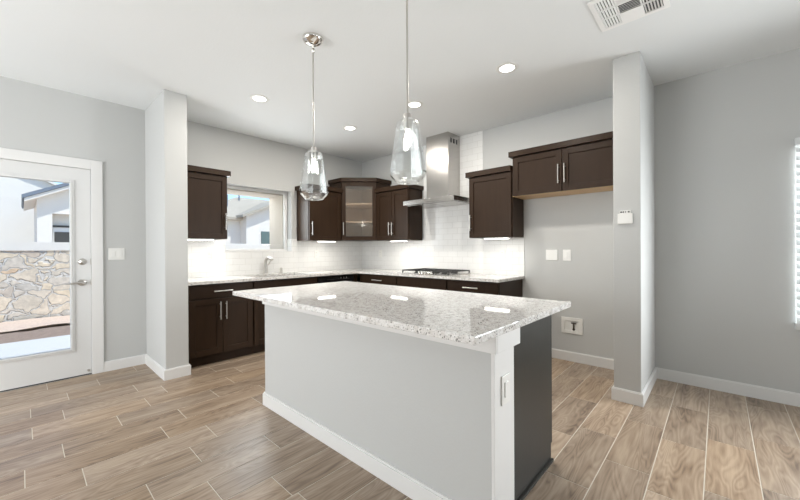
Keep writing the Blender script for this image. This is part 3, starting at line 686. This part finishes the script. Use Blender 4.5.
# thermostat on the right wing wall
FT = Matrix(((0, -1, 0, RX), (-1, 0, 0, 0), (0, 0, 1, 0), (0, 0, 0, 1)))
th = thing('thermostat', 'small white thermostat on the left face of the right wing wall', 'thermostat', (RX, -4.016, 1.40))
MB(FT).box((3.964, 0, 1.405), (4.066, .012, 1.485), .004).build('housing', 'plate', th)
MB(FT).box((3.978, 0, 1.485), (4.052, .008, 1.510), .002).build('top_strip', 'plate', th)
mb = MB(FT)
for k, w_ in enumerate((.014, .010, .006, .012)): mb.box((3.982 + k * .017, .008, 1.492), (3.982 + k * .017 + w_, .0086, 1.504))
mb.build('marking', 'slot', th)

# ------------------------------------------------------------------ ceiling fixtures
def downlight(x, y, label):
    t = thing('recessed_light', label, 'ceiling light', (x, y, H), 'recessed ceiling lights')
    mb = MB(); mb.lathe([(.060, -.001), (.060, -.006), (.085, -.006), (.092, -.001)], (x, y, H), 32, closed=True); mb.build('trim_ring', 'plate', t, True)
    mb = MB(); mb.lathe([(0, -.004), (.060, -.004), (.060, -.0015), (0, -.0015)], (x, y, H), 32); mb.build('lens', 'lamp', t)
    l = lamp('recessed_lamp', 'AREA', (0, 0, 0), 13, (1, .93, .84), shape='DISK', size=.12); l.parent = t; l.location = (0, 0, -.01)
downlight(-2.387, -1.185, 'round recessed ceiling light nearest the left wing wall')
downlight(-1.230, -1.181, 'round recessed ceiling light near the far room corner')
downlight(-1.218, -2.218, 'round recessed ceiling light in front of the range hood')
downlight(-1.249, -3.255, 'round recessed ceiling light nearest the square air vent')

def pendant(x, y, label):
    t = thing('pendant_light', label, 'pendant light', (x, y, H), 'island pendants')
    mb = MB(); mb.lathe([(0, -.052), (.018, -.051), (.045, -.042), (.066, -.028), (.073, -.016), (.073, -.003), (.060, 0), (0, 0)], (x, y, H), 32); c = mb.build('canopy', 'chrome', t, True)
    for a in range(2): MB().lathe([(0, -.006), (.005, -.006), (.006, 0)], (x + .042 * math.cos(2.2 + a * PI), y + .042 * math.sin(2.2 + a * PI), H - .040), 10).build('screw', 'nickel', c, True)
    mb = MB(); mb.lathe([(0, -.106), (.008, -.104), (.015, -.094), (.015, -.088), (.008, -.078), (.006, -.074), (.006, -.050), (0, -.050)], (x, y, H), 16); mb.build('swivel', 'chrome', t, True)
    zt, zb = 1.905, 1.575
    mb = MB(); mb.tube([(x, y, zt + .03), (x, y, H - .104)], .0055, 12); mb.build('rod', 'nickel', t, True)
    mb = MB(); mb.lathe([(0, .048), (.008, .046), (.021, .040), (.022, -.025), (.019, -.045), (0, -.045)], (x, y, zt), 20); mb.build('socket', 'nickel', t, True)
    pr = [(.023, zt + .014), (.040, zt + .010), (.058, zt - .006), (.066, zt - .030), (.100, zb + .060), (.101, zb + .048), (.096, zb + .036), (.068, zb + .006), (.060, zb)]
    inn = [(r - .003, z + .001) for r, z in reversed(pr)]
    mb = MB(); mb.lathe(pr + inn, (x, y, 0), 12, closed=True); sh = mb.build('glass_shade', 'shadeglass', t)
    mb = MB(); mb.lathe([(.057, zb - .001), (.062, zb - .001), (.062, zb + .003), (.057, zb + .003)], (x, y, 0), 24, closed=True); mb.build('shade_rim', 'shadeglass', sh, True)
    mb = MB(); mb.lathe([(.011, .0), (.012, -.020), (.018, -.045), (.020, -.062), (.016, -.082), (.008, -.092), (0, -.094)], (x, y, zt - .045), 20); mb.build('bulb', 'bulb', t, True)
pendant(-2.587, -2.426, 'clear glass pendant over the far end of the island, its ceiling cap in view')
pendant(-2.587, -3.318, 'clear glass pendant over the near end of the island, its rod leaving the picture')

# square ceiling register
vt = thing('ceiling_vent', 'square white louvred air vent in the ceiling', 'vent', (-1.45, -4.15, H))
vx0, vx1, vy0, vy1 = -1.640, -1.260, -4.338, -3.962
mb = MB(); zv = H - .010
wv = .030
mb.box((vx0, vy0, zv), (vx0 + wv, vy1, H - .001), .002); mb.box((vx1 - wv, vy0, zv), (vx1, vy1, H - .001), .002)
mb.box((vx0 + wv, vy0, zv), (vx1 - wv, vy0 + wv, H - .001), .002); mb.box((vx0 + wv, vy1 - wv, zv), (vx1 - wv, vy1, H - .001), .002)
xm0, xm1, ym0, ym1 = vx0 + .135, vx1 - .135, vy0 + .125, vy1 - .125
mb.box((xm0, vy0 + wv, zv), (xm0 + .008, vy1 - wv, H - .001)); mb.box((xm1 - .008, vy0 + wv, zv), (xm1, vy1 - wv, H - .001)); 
mb.box((vx0 + wv, ym0, zv), (vx1 - wv, ym0 + .008, H - .001)); mb.box((vx0 + wv, ym1 - .008, zv), (vx1 - wv, ym1, H - .001)); mb.box((xm1 - .008, ym0, zv - .001), (vx1 - wv, ym1, zv + .004)); mb.build('frame', 'vent', vt)
box('duct_opening', (vx0 + .01, vy0 + .01, H - .002), (vx1 - .01, vy1 - .01, H - .0005), 'slot', vt)
mb = MB()
def lou(xa, xb, ya, yb, along, n, tilt):
    for k in range(n):
        if along == 'x':
            c = ya + (yb - ya) * (k + .5) / n; h = (yb - ya) / n * .30
            mb.poly([(xa, c - h, zv + (.006 if tilt > 0 else 0)), (xb, c - h, zv + (.006 if tilt > 0 else 0)), (xb, c + h, zv + (0 if tilt > 0 else .006)), (xa, c + h, zv + (0 if tilt > 0 else .006))], (0, 0, .0012))
        else:
            c = xa + (xb - xa) * (k + .5) / n; h = (xb - xa) / n * .40
            mb.poly([(c - h, ya, zv + (.006 if tilt > 0 else 0)), (c - h, yb, zv + (.006 if tilt > 0 else 0)), (c + h, yb, zv + (0 if tilt > 0 else .006)), (c + h, ya, zv + (0 if tilt > 0 else .006))], (0, 0, .0012))
xs = [(vx0 + wv, xm0), (xm0 + .008, xm1 - .008), (xm1, vx1 - wv)]; ys = [(vy0 + wv, ym0), (ym0 + .008, ym1 - .008), (ym1, vy1 - wv)]
for i, (xa, xb) in enumerate(xs):
    for j, (ya, yb) in enumerate(ys):
        if i == 2 and j == 1: continue
        lou(xa, xb, ya, yb, 'x' if j != 1 else 'y', 6, 1 if j == 2 or (j == 1 and i == 0) else -1)
mb.build('louvres', 'vent', vt)

# ------------------------------------------------------------------ outdoors
struct(box('patio_slab', (-8.5, .201, -.17), (-2.9, 2.62, -.04), 'patio', bev=.005), 'pale concrete patio slab outside the door', 'patio')
struct(box('ground', (-40, .201, -.9), (40, 60, -.175), 'gravel'), 'bare ground beyond the house', 'ground')
def groundstrip(name, y0, y1, z, mat, amp, label):
    bm_ = bmesh.new(); nx, ny = 90, max(4, int((y1 - y0) / .07)); rnd = random.Random(3); g_ = []
    for i in range(nx + 1):
        row = []
        for j in range(ny + 1):
            x = -8.5 + 12.5 * i / nx; y = y0 + (y1 - y0) * j / ny + (.05 * math.sin(x * 5) if j in (0, ny) else 0)
            row.append(bm_.verts.new((x, y, z + rnd.uniform(-amp, amp))))
        g_.append(row)
    for i in range(nx):
        for j in range(ny): bm_.faces.new([g_[i][j], g_[i + 1][j], g_[i + 1][j + 1], g_[i][j + 1]])
    mb = MB(); mb.bm.free(); mb.bm = bm_
    return tag(mb.build(name, mat, smooth=True), label, name.replace('_', ' '), kind='stuff')
groundstrip('soil_bed', 2.68, 3.72, -.075, 'soil', .012, 'dark bare soil strip along the patio edge')
groundstrip('gravel_bed', 3.84, 4.93, -.055, 'gravel', .012, 'sunlit pinkish gravel between soil and stone fence')
mb = MB(); pts = [(-8.6, 4.98), (-3.9, 5.0), (-2.5, 5.0), (9, 5.0), (9, 5.25), (-2.55, 5.25), (-3.95, 5.25), (-8.6, 5.25)]
mb.prism(pts, -.17, 1.225); fence = tag(mb.build('stone_fence', 'stone', loc=(0, 3.6, 0)), 'irregular tan and grey stone fence wall behind the patio', 'fence')
# make the cap a part of the fence
fr_ = thing('stone_fence', 'tan and grey fieldstone garden wall behind the patio', 'stone wall', (0, 3.6, 0))
for k in ('label', 'category'): del fence[k]
fence.name = 'stone_face'; fr_.name = 'stone_fence'; fence.parent = fr_; fence.location = (0, 0, 0)
mb = MB(); mb.prism([(x, y - .02 if i < 4 else y + .02) for i, (x, y) in enumerate(pts)], 1.225, 1.385, .02); mb.build('wall_cap', 'stucco', fr_)

# neighbour's house seen by the patio door: gable end facing us
hs = thing('neighbour_house', 'white stucco gabled house behind the stone wall, seen through the patio door', 'house', (-2.0, 12, 0))
mb = MB(); Yh = 12.0
wx = -3.28
mb.poly([(-3.637, Yh, -.2), (wx, Yh, -.2), (wx, Yh, 3.20), (-3.637, Yh, 3.02)], (0, 3.6, 0))
mb.poly([(wx, Yh, -.2), (-2.3, Yh, -.2), (-2.3, Yh, 1.35), (wx, Yh, 1.35)], (0, 3.6, 0))
mb.poly([(wx, Yh + .35, 1.35), (-2.3, Yh + .35, 1.35), (-2.3, Yh + .35, 2.48), (wx, Yh + .35, 2.48)], (0, 3.25, 0))
mb.poly([(wx, Yh, 2.48), (-2.3, Yh, 2.48), (-2.3, Yh, 3.72), (wx, Yh, 3.20)], (0, 3.6, 0))
mb.poly([(-2.3, Yh, -.2), (0.2, Yh, -.2), (0.2, Yh, 3.15), (-1.5, Yh, 4.10), (-2.3, Yh, 3.72)], (0, 3.6, 0))
mb.build('house_wall', 'stucco', hs)
mb = MB(); mb.poly([(-3.96, Yh - .35, 2.90), (-1.5, Yh - .35, 4.15), (-1.5, Yh - .35, 4.26), (-3.98, Yh - .35, 3.01)], (0, 4.2, 0)); mb.poly([(.5, Yh - .35, 3.05), (-1.5, Yh - .35, 4.15), (-1.5, Yh - .35, 4.26), (.5, Yh - .35, 3.16)], (0, 4.2, 0))
mb.build('roof', 'fascia', hs)
mb = MB(); mb.poly([(-3.92, Yh - .31, 2.80), (-1.5, Yh - .31, 4.03), (-1.5, Yh - .31, 4.14), (-3.92, Yh - .31, 2.91)], (0, 4.1, 0)); mb.build('soffit', 'stucco', hs)
wf = MB().box((wx + .03, Yh + .28, 1.36), (-2.33, Yh + .352, 2.03)).build('window_frame', 'trim', hs)
box('lintel_bar', (wx + .02, Yh + .25, 2.03), (-2.32, Yh + .352, 2.10), 'slot', hs)
box('window_pane', (wx + .06, Yh + .26, 1.40), (-2.42, Yh + .285, 1.87), 'slot', wf)
# taller house further back
hb = thing('neighbour_house', 'tall plain white stucco house end far left, seen through the patio door', 'house', (-4.5, 17, 0))
mb = MB(); mb.poly([(-5.05, 17, -.2), (-1.5, 17, -.2), (-1.5, 17, 3.3), (-3.3, 17, 4.25), (-5.05, 17, 4.95)], (0, 3.6, 0)); mb.build('house_wall', 'stucco', hb)
mb = MB(); mb.poly([(-5.15, 16.85, 5.0), (-3.3, 16.85, 4.26), (-1.4, 16.85, 3.28), (-1.4, 16.85, 3.38), (-3.3, 16.85, 4.36), (-5.15, 16.85, 5.1)], (0, 5.2, 0)); mb.build('roof', 'stucco', hb)

# neighbour's house seen by the sink window
hw = thing('neighbour_house', 'white stucco house with grey shingle roof, seen through the sink window', 'house', (4, 13, 0))
mb = MB(); mb.poly([(1.2, 12.7, -.2), (11, 12.7, -.2), (11, 12.7, 2.85), (1.2, 12.7, 2.85)], (0, 6.5, 0))
mb.poly([(3.25, 12, -.2), (8.0, 12, -.2), (8.0, 12, 3.0), (5.6, 12, 3.86), (3.25, 12, 2.86)], (0, .9, 0)); mb.build('house_wall', 'stucco', hw)
bm_ = bmesh.new(); P = {'a': (.8, 12.35, 2.78), 'b': (11.4, 12.35, 2.78), 'c': (11.4, 19.5, 2.78), 'd': (.8, 19.5, 2.78), 'e': (4.4, 15.9, 4.25), 'f': (8.0, 15.9, 4.25)}
V_ = {k: bm_.verts.new(v) for k, v in P.items()}; V2 = {k: bm_.verts.new((v[0], v[1], v[2] - .12)) for k, v in P.items() if k in 'abcd'}
for f in ('abfe', 'bcf', 'cdef', 'dae'): bm_.faces.new([V_[k] for k in f])
for p_, q_ in ('ab', 'bc', 'cd', 'da'): bm_.faces.new([V_[p_], V_[q_], V2[q_], V2[p_]])
bm_.faces.new([V2[k] for k in 'abcd'])
mb = MB(); mb.bm.free(); mb.bm = bm_; rf = mb.build('hip_roof', 'roof', hw)
mb = MB(); mb.poly([(2.95, 11.7, 2.74), (5.6, 11.7, 3.88), (5.6, 11.7, 4.00), (2.95, 11.7, 2.86)], (0, 4.2, 0)); mb.poly([(8.3, 11.7, 2.72), (5.6, 11.7, 3.88), (5.6, 11.7, 4.00), (8.3, 11.7, 2.84)], (0, 4.2, 0)); mb.build('gable_roof', 'roof', hw)
box('window_pane', (3.97, 11.96, 1.48), (4.9, 12.02, 2.12), 'shade', hw)
mb = MB(); mb.tube([(3.15, 14.0, 3.3), (3.15, 14.0, 4.05)], .04, 10); mb.build('vent_pipe', 'fascia', hw, True)
mb = MB(); mb.tube([(4.3, 15.3, 3.9), (4.3, 15.3, 4.5)], .04, 10); mb.build('vent_pipe', 'fascia', hw, True)
